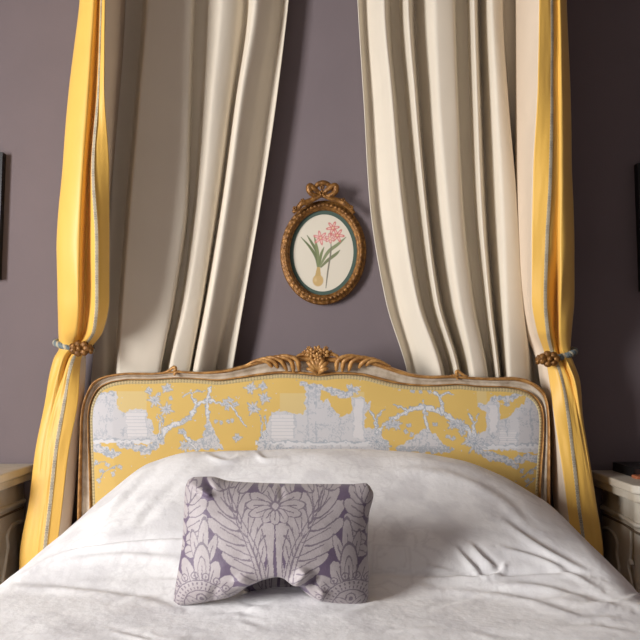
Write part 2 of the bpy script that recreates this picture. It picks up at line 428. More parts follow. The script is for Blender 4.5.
for s in (-1, 1):
    for (a0, ln, w_) in ((0.05, 17, 2.6), (.33, 17, 2.7), (.62, 16, 2.7), (.92, 12, 2.3)):
        pts = []
        for t_ in np.linspace(0, 1, 9):
            a = s*a0*(.6+.55*t_)
            pts.append(gp(317.5+math.sin(a)*ln*t_, 374.5-math.cos(a)*ln*t_, .012+.026*math.sin(t_*2.2)))
        rr = w_*PXM*np.array([.45, .65, .85, 1, 1.05, 1.05, .95, .75, .4])
        cr.tube(pts, rr, 8)
    pts = [gp(317.5+s*u_, v_, .02) for u_, v_ in ((8, 356), (14, 354.5), (19, 356), (21, 358.5), (19, 360))]
    cr.tube(catmull(pts, 14), np.linspace(2.0, 1.2, 14)*PXM, 8)
part('floral_crest', cr, M['gilt'], fr)
for s, strands in ((-1, [[(244, 366.5), (258, 360.5), (268, 362), (272.5, 367)], [(250, 364), (264, 358.8), (274, 361.5), (278.5, 368)], [(258, 361), (271, 357.5), (282, 361.5), (287.5, 371)], [(266, 359), (279, 356.8), (291, 361), (294, 372)], [(272, 357.5), (285, 356), (297, 360), (299.5, 371)]]),
                   (1, [[(390, 366.5), (378, 361), (369, 362), (365.5, 366)], [(386, 364.5), (372, 359), (363, 362), (358.5, 368)], [(380, 362.5), (364, 357.5), (352, 361.5), (348.5, 371)], [(372, 360.5), (356, 356.6), (344, 361), (342, 371.5)], [(364, 358.5), (350, 355.8), (338, 360), (336, 371)]])):
    lf = MB()
    for k, st in enumerate(strands):
        p = [gp(a, b_, .016+.014*math.sin(q*1.0)+.002*k) for q, (a, b_) in enumerate(st)]
        lf.tube(catmull(p, 22), np.interp(np.linspace(0, 1, 22), [0, .5, .85, 1], [.9, 2.0, 2.3, 1.2])*PXM, 8)
    part('acanthus_leaf', lf, M['gilt'], fr)
for (kx, ky, s) in ((175.5, 370, 1), (456.5, 374, -1)):
    kn = MB()
    p = [gp(kx+s*a, ky+b_, .024) for a, b_ in ((-10, 2.6), (-5, .6), (-.5, -2.6), (1.6, -1.6), (1.0, .8), (-.5, .2))]
    kn.tube(catmull(p, 24), np.interp(np.linspace(0, 1, 24), [0, .5, 1], [.9, 1.9, 1.2])*PXM, 8)
    p = [gp(kx+s*a, ky+b_, .022) for a, b_ in ((8, 2.0), (4, 1.6), (1, 3.0), (.2, 5.6))]
    kn.tube(catmull(p, 16), np.interp(np.linspace(0, 1, 16), [0, .6, 1], [.9, 1.7, 1.0])*PXM, 8)
    part('carved_knot', kn, M['gilt'], fr)
# base, rails and legs under the covers
part('bed_base', MB().box(-.72+BX, .72+BX, -2.06, -.15, .26, .54), M['bed'], bed, smooth=False, bevel=.04)
for sx in (-1, 1):
    x = BX+sx*.755
    part('side_rail', MB().box(x-.015, x+.015, -2.06, -.15, .22, .36), M['cream'], bed, smooth=False)
for (x, y) in ((-.745+BX, HB+.025), (.745+BX, HB+.025), (-.73+BX, -2.03), (.73+BX, -2.03)):
    lg = MB(); lg.tube([(x, y, 0), (x, y, .06), (x, y, .2), (x, y, .36)], [.016, .022, .03, .032], 12)
    part('leg', lg, M['cream'], bed)

# ------------------------------------------------------------------ duvet
NX, NY = 560, 470
HW = .655; RAD = .13; DROP = .25
S = np.linspace(-(HW+RAD*math.pi/2+DROP), HW+RAD*math.pi/2+DROP, NX)
YY = -.236-np.linspace(0, 1, NY)**1.12*1.86
SS, VV = np.meshgrid(S, YY, indexing='ij')
a = np.abs(SS); sg = np.sign(SS)
ang = np.clip((a-HW)/RAD, 0, math.pi/2)
xo = np.minimum(a, HW)+RAD*np.sin(ang)+np.maximum(a-HW-RAD*math.pi/2, 0)*.12
drop = RAD*(1-np.cos(ang))+np.maximum(a-HW-RAD*math.pi/2, 0)*.99
xx = BX+sg*xo
base = .625
prof_y = [-2.2, -1.6, -1.1, -.94, -.865, -.78, -.68, -.58, -.50, -.44, -.37, -.30, -.236]
prof_z = [0, .0, .0, .004, .022, .078, .135, .185, .222, .240, .246, .225, .16]
bump = pchip(prof_y, prof_z, VV)
lat = pchip([-1.2, -.80, -.72, -.62, -.50, -.36, 0, .28, .42, .53, .63, .72, .80, 1.2],
            [0, .0, .16, .52, .86, .99, 1, .985, .90, .74, .50, .22, .03, 0], xx)
side = 1-sstep(-.55, -.95, VV)*0
zz = base+bump*lat-drop
# soft fullness and wrinkles
zz += .012*(fbm(xx*3+5, VV*3.2, 5)-.5)*2
zz += .010*np.exp(-((xx+.28)/.30)**2)*np.exp(-((VV+.40)/.08)**2)+.004*np.sin(xx*9+1)*np.exp(-((VV+.38)/.10)**2)
PX0, PY0 = project(np.stack([xx, VV, zz], -1))
def crease(pts, w, h, valley=0.):
    """a fold along a line traced on the cover: ridge of height h with a valley beside it"""
    global zz
    pl = catmull(pts, 24)
    d = np.full(xx.shape, 1e9); sd = np.zeros(xx.shape); tt = np.zeros(xx.shape)
    for i in range(23):
        e = seg_d(PX0, PY0, pl[i], pl[i+1]); v = pl[i+1]-pl[i]
        sgn_ = np.sign((PX0-pl[i][0])*v[1]-(PY0-pl[i][1])*v[0])
        m = e < d; d = np.where(m, e, d); sd = np.where(m, sgn_*e, sd); tt = np.where(m, (i+.5)/23, tt)
    fade = np.sin(np.clip(tt, 0, 1)*math.pi)**.6
    zz = zz+fade*(h*np.exp(-(sd/w)**2)-valley*np.exp(-((sd-1.5*w)/w)**2))
crease([(20, 578), (60, 556), (110, 547), (180, 542), (230, 546)], 3.2, .010, .007)
crease([(60, 562), (120, 556), (190, 560)], 4, .004, .003)
crease([(375, 578), (430, 578), (500, 577), (560, 575), (600, 580)], 3, .003, .008)
crease([(10, 588), (60, 590), (140, 600), (180, 612)], 4, .004, .003)
crease([(455, 548), (470, 566), (486, 578)], 3, .010, .007)
crease([(470, 545), (482, 560), (496, 570)], 3.5, .012, .008)
crease([(486, 578), (500, 572), (506, 564)], 3, .009, .006)
crease([(420, 565), (450, 572), (478, 580)], 3, .003, .003)
crease([(500, 520), (540, 548), (590, 575)], 4, .007, .005)
crease([(500, 548), (545, 562), (600, 590)], 3.4, .006, .005)
crease([(490, 585), (550, 590), (630, 612)], 3.4, .005, .004)
crease([(440, 590), (520, 600), (600, 625)], 4, .004, .003)
crease([(150, 470), (128, 488), (104, 515)], 4, .007, .004)
crease([(190, 462), (150, 500), (130, 525)], 5, .003, .003)
crease([(390, 470), (450, 476), (500, 500), (530, 530)], 5, .004, .003)
crease([(205, 455), (225, 462), (240, 458)], 3, .006, .004)
crease([(255, 452), (265, 460), (285, 458)], 3, .005, .003)
for i in range(26):
    x0 = rng.uniform(0, 620); y0 = rng.uniform(575, 640); L = rng.uniform(25, 80); s_ = rng.uniform(-.3, .3)
    crease([(x0, y0), (x0+L*.5, y0+L*.5*s_+rng.uniform(-3, 3)), (x0+L, y0+L*s_)], rng.uniform(2, 4), rng.uniform(.001, .003), .002)
# woven ornament of the cover, tone on tone
u = xx*1.0; v = VV*1.0+.3
def orn(u, v):
    per = .34
    uu = (u/per) % 1-.5; vv = (v/per) % 1-.5
    r = np.hypot(uu, vv); th = np.arctan2(vv, uu)
    k = np.abs(r-.30-.05*np.cos(8*th)) < .014
    k |= np.abs(r-.22-.04*np.cos(6*th+1)) < .012
    k |= (np.abs(np.maximum(np.abs(uu), np.abs(vv)*1.5)-.13) < .010)
    k |= (np.abs(np.maximum(np.abs(uu), np.abs(vv)*1.5)-.10) < .006)
    n = fbm(u*42, v*42, 77, 2)
    k |= (np.abs(n-.5) < .03) & (fbm(u*9, v*9, 79, 2) > .48)
    return k
wv = u+.02*(vnoise(u*9, v*9, 61)-.5); ww = v+.02*(vnoise(u*9, v*9, 67)-.5)
k = orn(wv, ww)
soft = .25+.75*(fbm(u*5, v*5, 91) > .46)
col = np.ones(xx.shape+(3,))*lin((243, 242, 242))
col = mix(col, .42*k*soft, lin((222, 220, 221)))
col = mix(col, 1.0*.6*np.clip((fbm(u*16, v*16, 95, 3)-.45)*4, 0, 1), lin((214, 212, 214)))
mb = MB(); mb.grid(np.stack([xx, VV, zz], -1), col=col, flip=True)
dv_o = mb.build('duvet', M['duvet'], solid=.0)
tag(dv_o, 'crumpled white tone-on-tone patterned duvet pulled up over the pillows of the bed', 'duvet')

# ------------------------------------------------------------------ damask cushion
def damask(X, Y):
    wx = X+.8*(vnoise(X*.4, Y*.4, 2)-.5); wy = Y+.8*(vnoise(X*.4, Y*.4, 6)-.5)
    m = np.where(wx > 277, 554-wx, wx)                # mirrored about the middle
    pur = lin((94, 79, 100)); gre = lin((163, 154, 155)); vein = lin((98, 86, 100))
    leaf = np.zeros(X.shape, bool); line = np.zeros(X.shape, bool)
    def lobe(base, tip, w, vn=True):
        nonlocal leaf, line
        bx, by = base; tx, ty = tip
        w *= .98; L = math.hypot(tx-bx, ty-by); an = math.atan2(ty-by, tx-bx)
        e = ell(m, wy, bx+(tx-bx)*.55, by+(ty-by)*.55, L*.5, w, an)
        new = e < 1
        line = np.where(new, False, line); line |= (e >= .94) & (e < 1.10) & leaf
        leaf |= new
        if vn: line |= new & (seg_d(m, wy, base, (bx+(tx-bx)*.72, by+(ty-by)*.72)) < .5)
    # large plume
    ax = catmull([(266, 588), (262, 560), (254, 537), (244, 517), (234, 497), (229, 484)], 40)
    for tip, k, w in (((236, 560), 12, 7), ((228, 546), 16, 7.5), ((219, 532), 20, 8), ((213, 516), 25, 8.5), ((212, 500), 30, 8.5), ((217, 487), 34, 7), ((228, 480), 37, 6),
                      ((243, 482), 36, 6), ((250, 491), 32, 6.5), ((252, 504), 27, 6.5), ((262, 511), 22, 6), ((266, 519), 20, 5), ((268, 530), 17, 4.5)):
        lobe(ax[max(0, k-9)], tip, w)
    d = np.full(X.shape, 99.)
    for i in range(39): d = np.minimum(d, seg_d(m, wy, ax[i], ax[i+1])-np.interp(i, [0, 14, 39], [5.5, 5.5, 2]))
    leaf |= d < 0
    line |= (np.abs(d+1.4) < .5) | (d < -4.6)
    # middle vase and top flower
    vs = in_poly(m, wy, [(275.6, 590), (275.2, 552), (276.4, 532), (276.4, 516), (262, 516), (266, 526), (270, 545), (268, 570), (266, 590)])
    leaf |= vs
    line |= line_d(m, wy, [(268.5, 588), (270.5, 560), (269, 538), (264, 522)]) < .6
    for k in range(7):
        a = math.pi*(.5+k/6.)
        lobe((277+3*math.cos(a), 501-3*math.sin(a)), (277+22*math.cos(a)*(1 if k not in (2, 3, 4) else 1.25), 500-17*math.sin(a)), 4.6)
    e = ell(m, wy, 277, 501, 3, 3); leaf |= e < 1.4; line |= np.abs(e-1.25) < .25
    for b_, t_ in (((226, 488), (208, 474)), ((228, 488), (222, 472)), ((232, 486), (238, 472)), ((240, 490), (254, 476)), ((262, 490), (266, 476))): lobe(b_, t_, 5)
    # side plume at the edges
    ax2 = catmull([(186, 562), (188, 540), (189, 515), (193, 488)], 24)
    for tip, k, w in (((190, 474), 22, 6), ((200, 475), 22, 6), ((203, 541), 6, 6.5), ((208, 527), 10, 7), ((209, 512), 14, 7.5), ((209, 498), 18, 7), ((204, 486), 21, 5.5), ((196, 480), 22, 5),
                      ((174, 540), 8, 7), ((174, 520), 12, 8), ((176, 500), 17, 8), ((182, 484), 21, 6)):
        lobe(ax2[k-2], tip, w)
    # cone motif in the lower corners
    cx, cy = 204, 602
    r = np.hypot(m-cx, wy-cy); th = np.arctan2(cy-wy, m-cx)
    for k in range(9):
        a = math.pi*(.04+.92*k/8); lobe((cx+20*math.cos(a), cy-20*math.sin(a)), (cx+48*math.cos(a), cy-(50 if 2 < k < 6 else 44)*math.sin(a)), 7)
    lobe((206, 560), (208, 516), 5.5); lobe((203, 560), (196, 528), 4.2); lobe((210, 560), (220, 530), 4.2)
    lobe((206, 580), (206, 540), 8.5); lobe((206, 578), (206, 552), 4)
    ring = (r > 17) & (r < 29); leaf = np.where(r < 29, True, leaf); line = np.where(r < 29, False, line)
    line |= ring & (((th*17/math.pi) % 1 < .34) & (r > 19.5) & (r < 26.5) & (np.abs(r-23) > .8))
    line |= (np.abs(r-18) < .6) | (np.abs(r-28.3) < .6)
    for k in range(10):
        a = math.pi*k/9; e = ell(m, wy, cx+33*math.cos(a), cy-33*math.sin(a), 3.4, 3.4)
        leaf |= e < 1; line |= (np.abs(e-1) < .16) | (e < .3)
    e = ell(m, wy, cx, cy-8, 5, 6); line |= np.abs(e-1) < .14; line |= ell(m, wy, cx, cy-8, 2, 2.5) < 1
    lobe((cx, cy+3), (cx-14, cy-9), 4); lobe((cx, cy+3), (cx+14, cy-9), 4)
    col = np.ones(X.shape+(3,))*pur
    col = mix(col, leaf, gre); col = mix(col, .85*(line & leaf), vein)
    return col*(.94+.12*vnoise(X*1.4, Y*.5, 12))[..., None]
nu, nv = 300, 210
U, V = np.meshgrid(np.linspace(-1, 1, nu), np.linspace(-1, 1, nv), indexing='ij')
vt = (V+1)/2
lx = pchip([0, .08, .25, .5, .75, .93, 1], [173.5, 174.5, 178, 182.5, 184, 185, 188], vt)
rx = pchip([0, .07, .25, .5, .75, .93, 1], [366, 368.5, 369, 367.5, 369, 373.5, 370], vt)
ty = pchip([-1, -.93, -.75, -.55, -.2, .3, .8, .95, 1], [480, 477, 476.5, 481, 483, 484, 484, 483, 486], U)
by = pchip([-1, -.94, -.7, -.4, -.15, .08, .2, .38, .65, .93, 1], [601, 605, 602, 596, 587, 582, 587, 595, 603, 608, 604], U)
CX = lx*(1-(U+1)/2)+rx*(U+1)/2; CY = by*(1-vt)+ty*vt
Ym = -.965+.075*vt                                       # middle plane leaning back a little
th_ = .072*np.clip((1-np.abs(U)**2.6)*(1-np.abs(V)**2.6), 0, 1)**.5
def cushion_side(sign):
    P = np.zeros(U.shape+(3,))
    Z = np.zeros(U.shape); 
    dxx = (CX-320)/F; dvv = (320-CY)/F; t = (Ym-CAMY)/(cT-dvv*sT)
    P[..., 0] = dxx*t; P[..., 1] = Ym; P[..., 2] = CAMZ+(sT+dvv*cT)*t
    g_ = np.exp(-((U-.03)/.33)**4)
    P[..., 1] += .055*g_*sstep(-.72, -1, V)
    bulge = th_.copy()
    if sign > 0:
        for (u0, v0, u1, v1, w, h) in ((.18, -1, .34, -.45, .06, .016), (.30, -1, .42, -.5, .06, -.013), (-.12, -1, -.3, -.6, .07, .010), (-.95, .95, -.72, .78, .05, .012), (-.8, 1, -.7, .85, .04, -.010), (.02, 1, .04, .8, .03, -.006), (.5, -1, .52, -.75, .05, .008), (-.6, -1, -.55, -.7, .06, -.006)):
            e = seg_d(U, V, (u0, v0), (u1, v1)); bulge = bulge+h*np.exp(-(e/w)**2)*np.clip(th_/.03, 0, 1)
        bulge += .006*(fbm(U*3+7, V*3, 17)-.5)*np.clip(th_/.03, 0, 1)
    P[..., 1] -= sign*bulge
    if sign < 0:                                        # the back sags under the raised middle of the lower edge
        P[..., 2] -= .05*np.exp(-((U-.02)/.34)**4)*np.clip((V+1)/.10, 0, 1)*sstep(-.1, -.85, V)
    return P
pf = cushion_side(1); pb = cushion_side(-1)
cc = damask(CX, CY)
mb = MB(); mb.grid(pf, col=cc); mb.grid(pb, col=cc, flip=True)
cu = thing('damask_cushion', 'small rectangular grey and purple damask cushion leaning in the middle of the bed', 'cushion', loc=(-.10, -.95, .62))
part('cushion_cover', mb, M['damask'], cu)

# ------------------------------------------------------------------ drapes
def loft(rows, nz=220, per=14, zref=-.25):
    """rows: (py, [(px, Y), ...]); returns the surface and where its control lines lie"""
    rows = sorted(rows, key=lambda r: r[0])
    zs = np.array([at(320, r[0], zref)[2] for r in rows]); n = len(rows[0][1])
    q = np.linspace(zs[0], zs[-1], nz)
    px = np.array([[p[0] for p in r[1]] for r in rows]); yy = np.array([[p[1] for p in r[1]] for r in rows])
    PXq = np.stack([pchip(-zs, px[:, k], -q) for k in range(n)], 1)
    Yq = np.stack([pchip(-zs, yy[:, k], -q) for k in range(n)], 1)
    tq = np.linspace(0, n-1, (n-1)*per+1)
    P = np.zeros((nz, len(tq), 3))
    for i in range(nz):
        a_ = pchip(np.arange(n), PXq[i], tq); b_ = pchip(np.arange(n), Yq[i], tq)
        P[i, :, 0] = x_at(a_, b_, q[i]); P[i, :, 1] = b_; P[i, :, 2] = q[i]
    return P
def clampz(P, z0=.015, z1=H-.005):
    P[..., 2] = np.clip(P[..., 2], z0, z1); return P
TOPY = -138
def drape(upper, lower, flip, label):
    n = len(upper[0][1])
    t = thing('bed_drape', label, 'curtain', group='yellow bed drapes', loc=tuple(at(upper[-1][1][2][0], 700, -.2)*np.array([1, 1, 0])))
    return t
# control order from the wall, round the outside to the leading edge, then the lining back to the wall
LY = [(TOPY, [(94, -.06), (93, -.16), (91, -.31), (96, -.37), (102, -.31), (104.5, -.37), (107, -.38)], [(107, -.37), (115, -.24), (128, -.07)]),
      (0,   [(90, -.07), (85, -.17), (81, -.31), (90, -.37), (99, -.29), (102.5, -.36), (105, -.38)], [(105, -.37), (114, -.24), (124, -.07)]),
      (100, [(80, -.07), (73, -.17), (69, -.30), (80, -.36), (94.5, -.27), (99, -.36), (104, -.37)], [(104, -.365), (110, -.23), (117, -.07)]),
      (180, [(73, -.07), (66, -.17), (62, -.30), (74, -.35), (87, -.25), (93.5, -.36), (109, -.34)], [(109, -.335), (109, -.2), (110, -.07)]),
      (250, [(69, -.07), (61, -.17), (57, -.29), (70, -.33), (84, -.22), (97, -.34), (109, -.31)], [(109, -.305), (106, -.19), (100, -.07)]),
      (300, [(69, -.07), (62, -.16), (58, -.26), (70, -.29), (83, -.20), (97, -.31), (109, -.28)], [(109, -.275), (102, -.17), (92, -.07)]),
      (330, [(67, -.08), (62, -.14), (58, -.21), (68, -.24), (80, -.18), (94, -.26), (103, -.22)], [(103, -.215), (96, -.14), (86, -.07)]),
      (347, [(64, -.09), (61, -.13), (59, -.17), (66, -.195), (74, -.18), (82, -.20), (90, -.165)], [(90, -.16), (84, -.12), (76, -.08)]),
      (358, [(61, -.09), (57, -.13), (54, -.18), (60, -.21), (66, -.19), (73, -.215), (81, -.185)], [(81, -.18), (85.5, -.15), (82, -.09)]),
      (400, [(58, -.08), (51, -.13), (46, -.20), (53, -.23), (59, -.215), (65, -.235), (78, -.205)], [(78, -.20), (83.5, -.165), (80, -.10)]),
      (450, [(50, -.08), (42, -.13), (36, -.21), (44, -.25), (50, -.235), (56, -.25), (69, -.22)], [(69, -.215), (78, -.175), (76, -.11)]),
      (500, [(44, -.08), (36, -.13), (30, -.22), (38, -.26), (44, -.245), (50.5, -.26), (63, -.23)], [(63, -.225), (74, -.185), (73, -.12)]),
      (560, [(38, -.08), (26, -.13), (20, -.23), (30, -.27), (37, -.255), (44, -.27), (56, -.24)], [(56, -.235), (68, -.19), (68, -.12)]),
      (720, [(30, -.08), (22, -.13), (18, -.23), (24, -.27), (31, -.255), (38, -.27), (50, -.24)], [(50, -.235), (62, -.19), (64, -.12)])]
RY = [(TOPY, [(556, -.06), (560, -.16), (562, -.31), (558, -.37), (553.5, -.32), (548, -.37), (538, -.38)], [(538, -.37), (524, -.24), (514, -.07)]),
      (0,   [(558, -.07), (563, -.17), (566, -.31), (562, -.37), (557, -.33), (551, -.37), (539.5, -.38)], [(539.5, -.37), (526, -.24), (516, -.07)]),
      (100, [(562, -.07), (567, -.17), (570, -.30), (565, -.36), (558, -.30), (551.5, -.36), (538, -.37)], [(538, -.365), (526, -.23), (516, -.07)]),
      (180, [(564, -.07), (569, -.17), (572, -.30), (567, -.35), (558, -.27), (550, -.36), (533.5, -.35)], [(533.5, -.345), (525, -.2), (515, -.07)]),
      (250, [(565, -.07), (571, -.17), (574, -.29), (569, -.33), (557, -.235), (546.5, -.34), (532, -.33)], [(532, -.325), (527, -.19), (516, -.07)]),
      (300, [(565, -.07), (571, -.16), (574, -.26), (567, -.29), (556, -.20), (545, -.31), (532, -.29)], [(532, -.285), (529, -.17), (521, -.07)]),
      (330, [(566, -.08), (569, -.14), (572, -.22), (565, -.25), (556.5, -.18), (547.5, -.27), (537, -.24)], [(537, -.235), (534, -.14), (526, -.07)]),
      (353, [(566, -.09), (569, -.13), (570.5, -.17), (565, -.20), (559.5, -.18), (553, -.20), (545, -.165)], [(545, -.16), (542, -.12), (535, -.08)]),
      (364, [(569, -.09), (572, -.13), (574, -.18), (568, -.21), (564, -.185), (557.5, -.215), (547, -.185)], [(547, -.18), (542, -.15), (538, -.09)]),
      (380, [(571, -.08), (576, -.13), (579, -.19), (574, -.22), (570, -.19), (562, -.225), (549.5, -.195)], [(549.5, -.19), (545, -.16), (540, -.10)]),
      (420, [(573, -.08), (578, -.13), (583, -.20), (580, -.24), (576, -.215), (568.5, -.24), (555, -.205)], [(555, -.20), (551, -.165), (549, -.10)]),
      (460, [(577, -.08), (584, -.13), (589, -.21), (587, -.25), (583, -.23), (573.5, -.25), (561, -.215)], [(561, -.21), (554, -.175), (551, -.11)]),
      (500, [(580, -.08), (589, -.13), (595, -.215), (593, -.26), (588, -.24), (578, -.26), (566.5, -.225)], [(566.5, -.22), (557, -.185), (553, -.12)]),
      (560, [(588, -.08), (598, -.13), (603, -.22), (601, -.265), (595, -.25), (584.5, -.265), (573, -.23)], [(573, -.225), (563, -.19), (558, -.12)]),
      (720, [(586, -.08), (594, -.13), (602, -.22), (600, -.265), (593, -.25), (583, -.265), (574, -.235)], [(574, -.23), (566, -.19), (560, -.12)])]
def build_drape(rows, label, inward):
    xb = x_at(rows[-1][1][3][0], -.2, .1)
    t = thing('bed_drape', label, 'curtain', 'yellow bed drapes', loc=(xb, -.2, 0))
    Py = clampz(loft([(r[0], r[1]) for r in rows], 300, 12))
    nz, nu_ = Py.shape[:2]
    # small creases running into the tie
    iz = Py[..., 2]; zt = at(320, 350, -.2)[2]
    k = np.exp(-((iz-zt)/.16)**2); uu = np.linspace(0, 1, nu_)[None, :]
    Py[..., 1] += .006*k*np.sin(uu*34+3*np.sin(iz*9))*np.exp(-((uu-.5)/.34)**4)
    Py[..., 1] += .004*(fbm(uu*9+0*iz, iz*4, 51)-.5)*2
    part('silk_face', MB().grid(Py), M['yellow'], t, solid=.003)['label'] = 'yellow silk outer face'
    Pl = clampz(loft([(r[0], r[2]) for r in rows], 200, 12))
    part('lining', MB().grid(Pl), M['lining'], t, solid=.003)['label'] = 'cream lining turned to the bed'
    # braid sewn a hand's breadth in from the leading edge
    j = 5*12; w_ = .0052
    mid = Py[:, j]; dn = np.gradient(Py, axis=1)[:, j]; dn /= np.linalg.norm(dn, axis=1)[:, None]
    dz = np.gradient(Py, axis=0)[:, j]; nrm = np.cross(dn, dz); nrm /= np.linalg.norm(nrm, axis=1)[:, None]+1e-9
    nrm *= np.sign(-nrm[:, 1:2]+1e-9)
    arc_ = np.concatenate([[0], np.cumsum(np.linalg.norm(np.diff(mid, axis=0), axis=1))])
    q = np.linspace(0, arc_[-1], 1500)
    def rs(Aq): return np.stack([np.interp(q, arc_, Aq[:, c_]) for c_ in range(3)], 1)
    mid, dn, nrm = rs(mid), rs(dn), rs(nrm)
    P = np.zeros((1500, 7, 3)); col = np.zeros((1500, 7, 3))
    for c_, s_ in enumerate(np.linspace(-1, 1, 7)):
        P[:, c_] = mid+dn*w_*s_+nrm*(.0032+.0008*(1-s_*s_))
        ph = q/.011+.5*(c_ % 2)
        sp = np.abs((ph % 1)-.5) < (.28 if 1 <= c_ <= 5 else .0)
        col[:, c_] = np.where(sp[:, None], lin((118, 112, 104)), lin((214, 200, 168)))
    part('braid_trim', MB().grid(P, col=col), M['pattern'], t)['label'] = 'narrow grey and cream braid'
def soften(rows, table):
    """one narrow fold beside the flap, deepest just above the tie"""
    out = []
    for py, ys, ls in rows:
        ys = list(ys); b, d = ys[2], ys[5]
        k_ = np.interp(py, [a for a, _ in table], [v for _, v in table])
        c_ = ys[4]
        if py < 390:
            m = (b[1]+d[1])/2-.02; px_ = c_[0]+(2 if b[0] < 320 and py > 120 else 0)
            ys[3] = (px_+(b[0]-px_)*(.27 if py < 345 else .5), m-.008); ys[4] = (px_, m+k_)
        else:
            b = ys[2] = (b[0], d[1]+.024); ys[6] = (ys[6][0], d[1]+.011); ls = [(ls[0][0], d[1]+.016)]+list(ls[1:])
            ys[4] = (c_[0], d[1]+(b[1]-d[1])*.3-.004); ys[3] = (ys[3][0], d[1]+(b[1]-d[1])*.62-.007)
        out.append((py, ys, ls))
    return out
LY = soften(LY, [(-138, .01), (0, .02), (100, .03), (180, .045), (300, .06), (335, .045), (347, .015), (400, .0)])
RY = soften(RY, [(-138, .0), (180, .003), (250, .014), (300, .05), (335, .045), (353, .015), (364, .012), (400, .0)])
build_drape(LY, 'yellow silk drape with cream lining tied back at the left of the headboard', 1)
build_drape(RY, 'yellow silk drape with cream lining tied back at the right of the headboard', -1)

# ivory curtains behind the bed, each one sheet in deep folds
def back_curtain(rows, label, lo):
    t = MB(); P = loft(rows, 240, 10, -.1); P = clampz(P, lo)
    uu = np.linspace(0, 1, P.shape[1])[None, :]
    P[..., 1] += .003*(fbm(uu*14, P[..., 2]*2.5, 71)-.5)*2
    o = t.grid(P).build('bed_curtain', M['curtain'], solid=.003)
    tag(o, label, 'curtain', 'ivory curtains behind the bed')
def rowpts(lst): return [(a, b) for a, b in lst]
f, k = -.135, -.03                                    # crest and valley of a fold
Lrows = [(TOPY, [(112, k), (124, -.07), (146, k), (152, f), (176, -.125), (198, -.11), (204, k), (214, k), (226, f+.02), (242, -.09), (250, k), (262, f), (276, -.09), (294, k), (301, -.07)]),
         (0,   [(110, k), (122, -.07), (142, k), (149, f), (170, -.125), (191, -.11), (195, k), (205, k), (222, f+.02), (236, -.09), (246, k), (256, f), (270, -.09), (282, k), (288, -.07)]),
         (100, [(108, k), (116, -.07), (134, k), (141, f), (165, -.125), (188, -.11), (192, k), (200, k), (213, f+.02), (227, -.09), (233, k), (241, f), (254, -.09), (268, k), (276, -.07)]),
         (200, [(104, k), (112, -.07), (126, k), (132, f), (158, -.125), (185, -.11), (189, k), (193, k), (203, f+.02), (215, -.09), (220, k), (227, f), (240, -.09), (254, k), (261, -.07)]),
         (300, [(98, k), (106, -.07), (119, k), (124, f), (150, -.125), (172, -.11), (175, k), (180, k), (188, f+.02), (201, -.09), (204, k), (211, f), (224, -.09), (234, k), (244, -.07)]),
         (372, [(92, k), (104, -.065), (114, k), (119, f), (140, -.125), (159, -.11), (161, k), (166, k), (171, f+.02), (188, -.09), (191, k), (197, f), (212, -.09), (216, k), (232, -.06)]),
         (470, [(84, k), (96, -.06), (104, k), (110, -.11), (128, -.11), (144, -.10), (148, k), (152, k), (158, f+.02), (170, -.08), (176, k), (182, f+.01), (196, -.08), (204, k), (216, -.05)]),
         (708, [(84, k), (96, -.06), (104, k), (110, -.11), (128, -.11), (144, -.10), (148, k), (152, k), (158, f+.02), (170, -.08), (176, k), (182, f+.01), (196, -.08), (204, k), (216, -.05)])]
Rrows = [(TOPY, [(352, -.07), (360, k), (374, -.08), (384, f), (392, k), (398, k), (408, f), (416, k), (420, -.06), (434, f), (448, -.12), (454, k), (464, k), (472, f), (480, k), (490, f), (500, -.11), (506, k), (520, -.05)]),
         (0,   [(358, -.07), (364, k), (374, -.08), (384, f), (391, k), (399, k), (408, f), (415, k), (422, -.06), (436, f), (453, -.12), (456, k), (467, k), (474, f), (480, k), (492, f), (501, -.11), (504, k), (522, -.05)]),
         (100, [(364, -.07), (370, k), (382, -.08), (392, f), (398, k), (406, k), (415, f), (420, k), (428, -.06), (440, f), (456, -.12), (459, k), (470, k), (477, f), (483, k), (497, f), (507, -.11), (510, k), (524, -.05)]),
         (200, [(370, -.07), (376, k), (390, -.08), (401, f), (408, k), (416, k), (424, f), (428, k), (434, -.06), (448, f), (461, -.12), (464, k), (474, k), (481, f), (487, k), (503, f), (516, -.11), (519, k), (528, -.05)]),
         (300, [(386, -.07), (394, k), (406, -.08), (417, f), (423, k), (430, k), (437, f), (442, k), (448, -.06), (460, f), (471, -.12), (475, k), (484, k), (489, f), (494, k), (507, f), (522, -.11), (527, k), (534, -.05)]),
         (375, [(408, -.065), (414, k), (424, -.08), (441, f), (446, k), (450, k), (458, f), (462, k), (466, -.06), (474, f), (486, -.12), (489, k), (493, k), (498, f), (502, k), (510, f), (526, -.11), (534, k), (542, -.05)]),
         (470, [(420, -.05), (426, k), (436, -.06), (450, f+.01), (456, k), (460, k), (466, f+.01), (470, k), (474, -.06), (482, f+.01), (494, -.10), (497, k), (501, k), (505, f+.01), (509, k), (516, f+.01), (530, -.09), (538, k), (546, -.05)]),
         (708, [(420, -.05), (426, k), (436, -.06), (450, f+.01), (456, k), (460, k), (466, f+.01), (470, k), (474, -.06), (482, f+.01), (494, -.10), (497, k), (501, k), (505, f+.01), (509, k), (516, f+.01), (530, -.09), (538, k), (546, -.05)])]
back_curtain(Lrows, 'folded ivory curtain against the wall behind the left half of the headboard', .02)
back_curtain(Rrows, 'folded ivory curtain against the wall behind the right half of the headboard', .02)

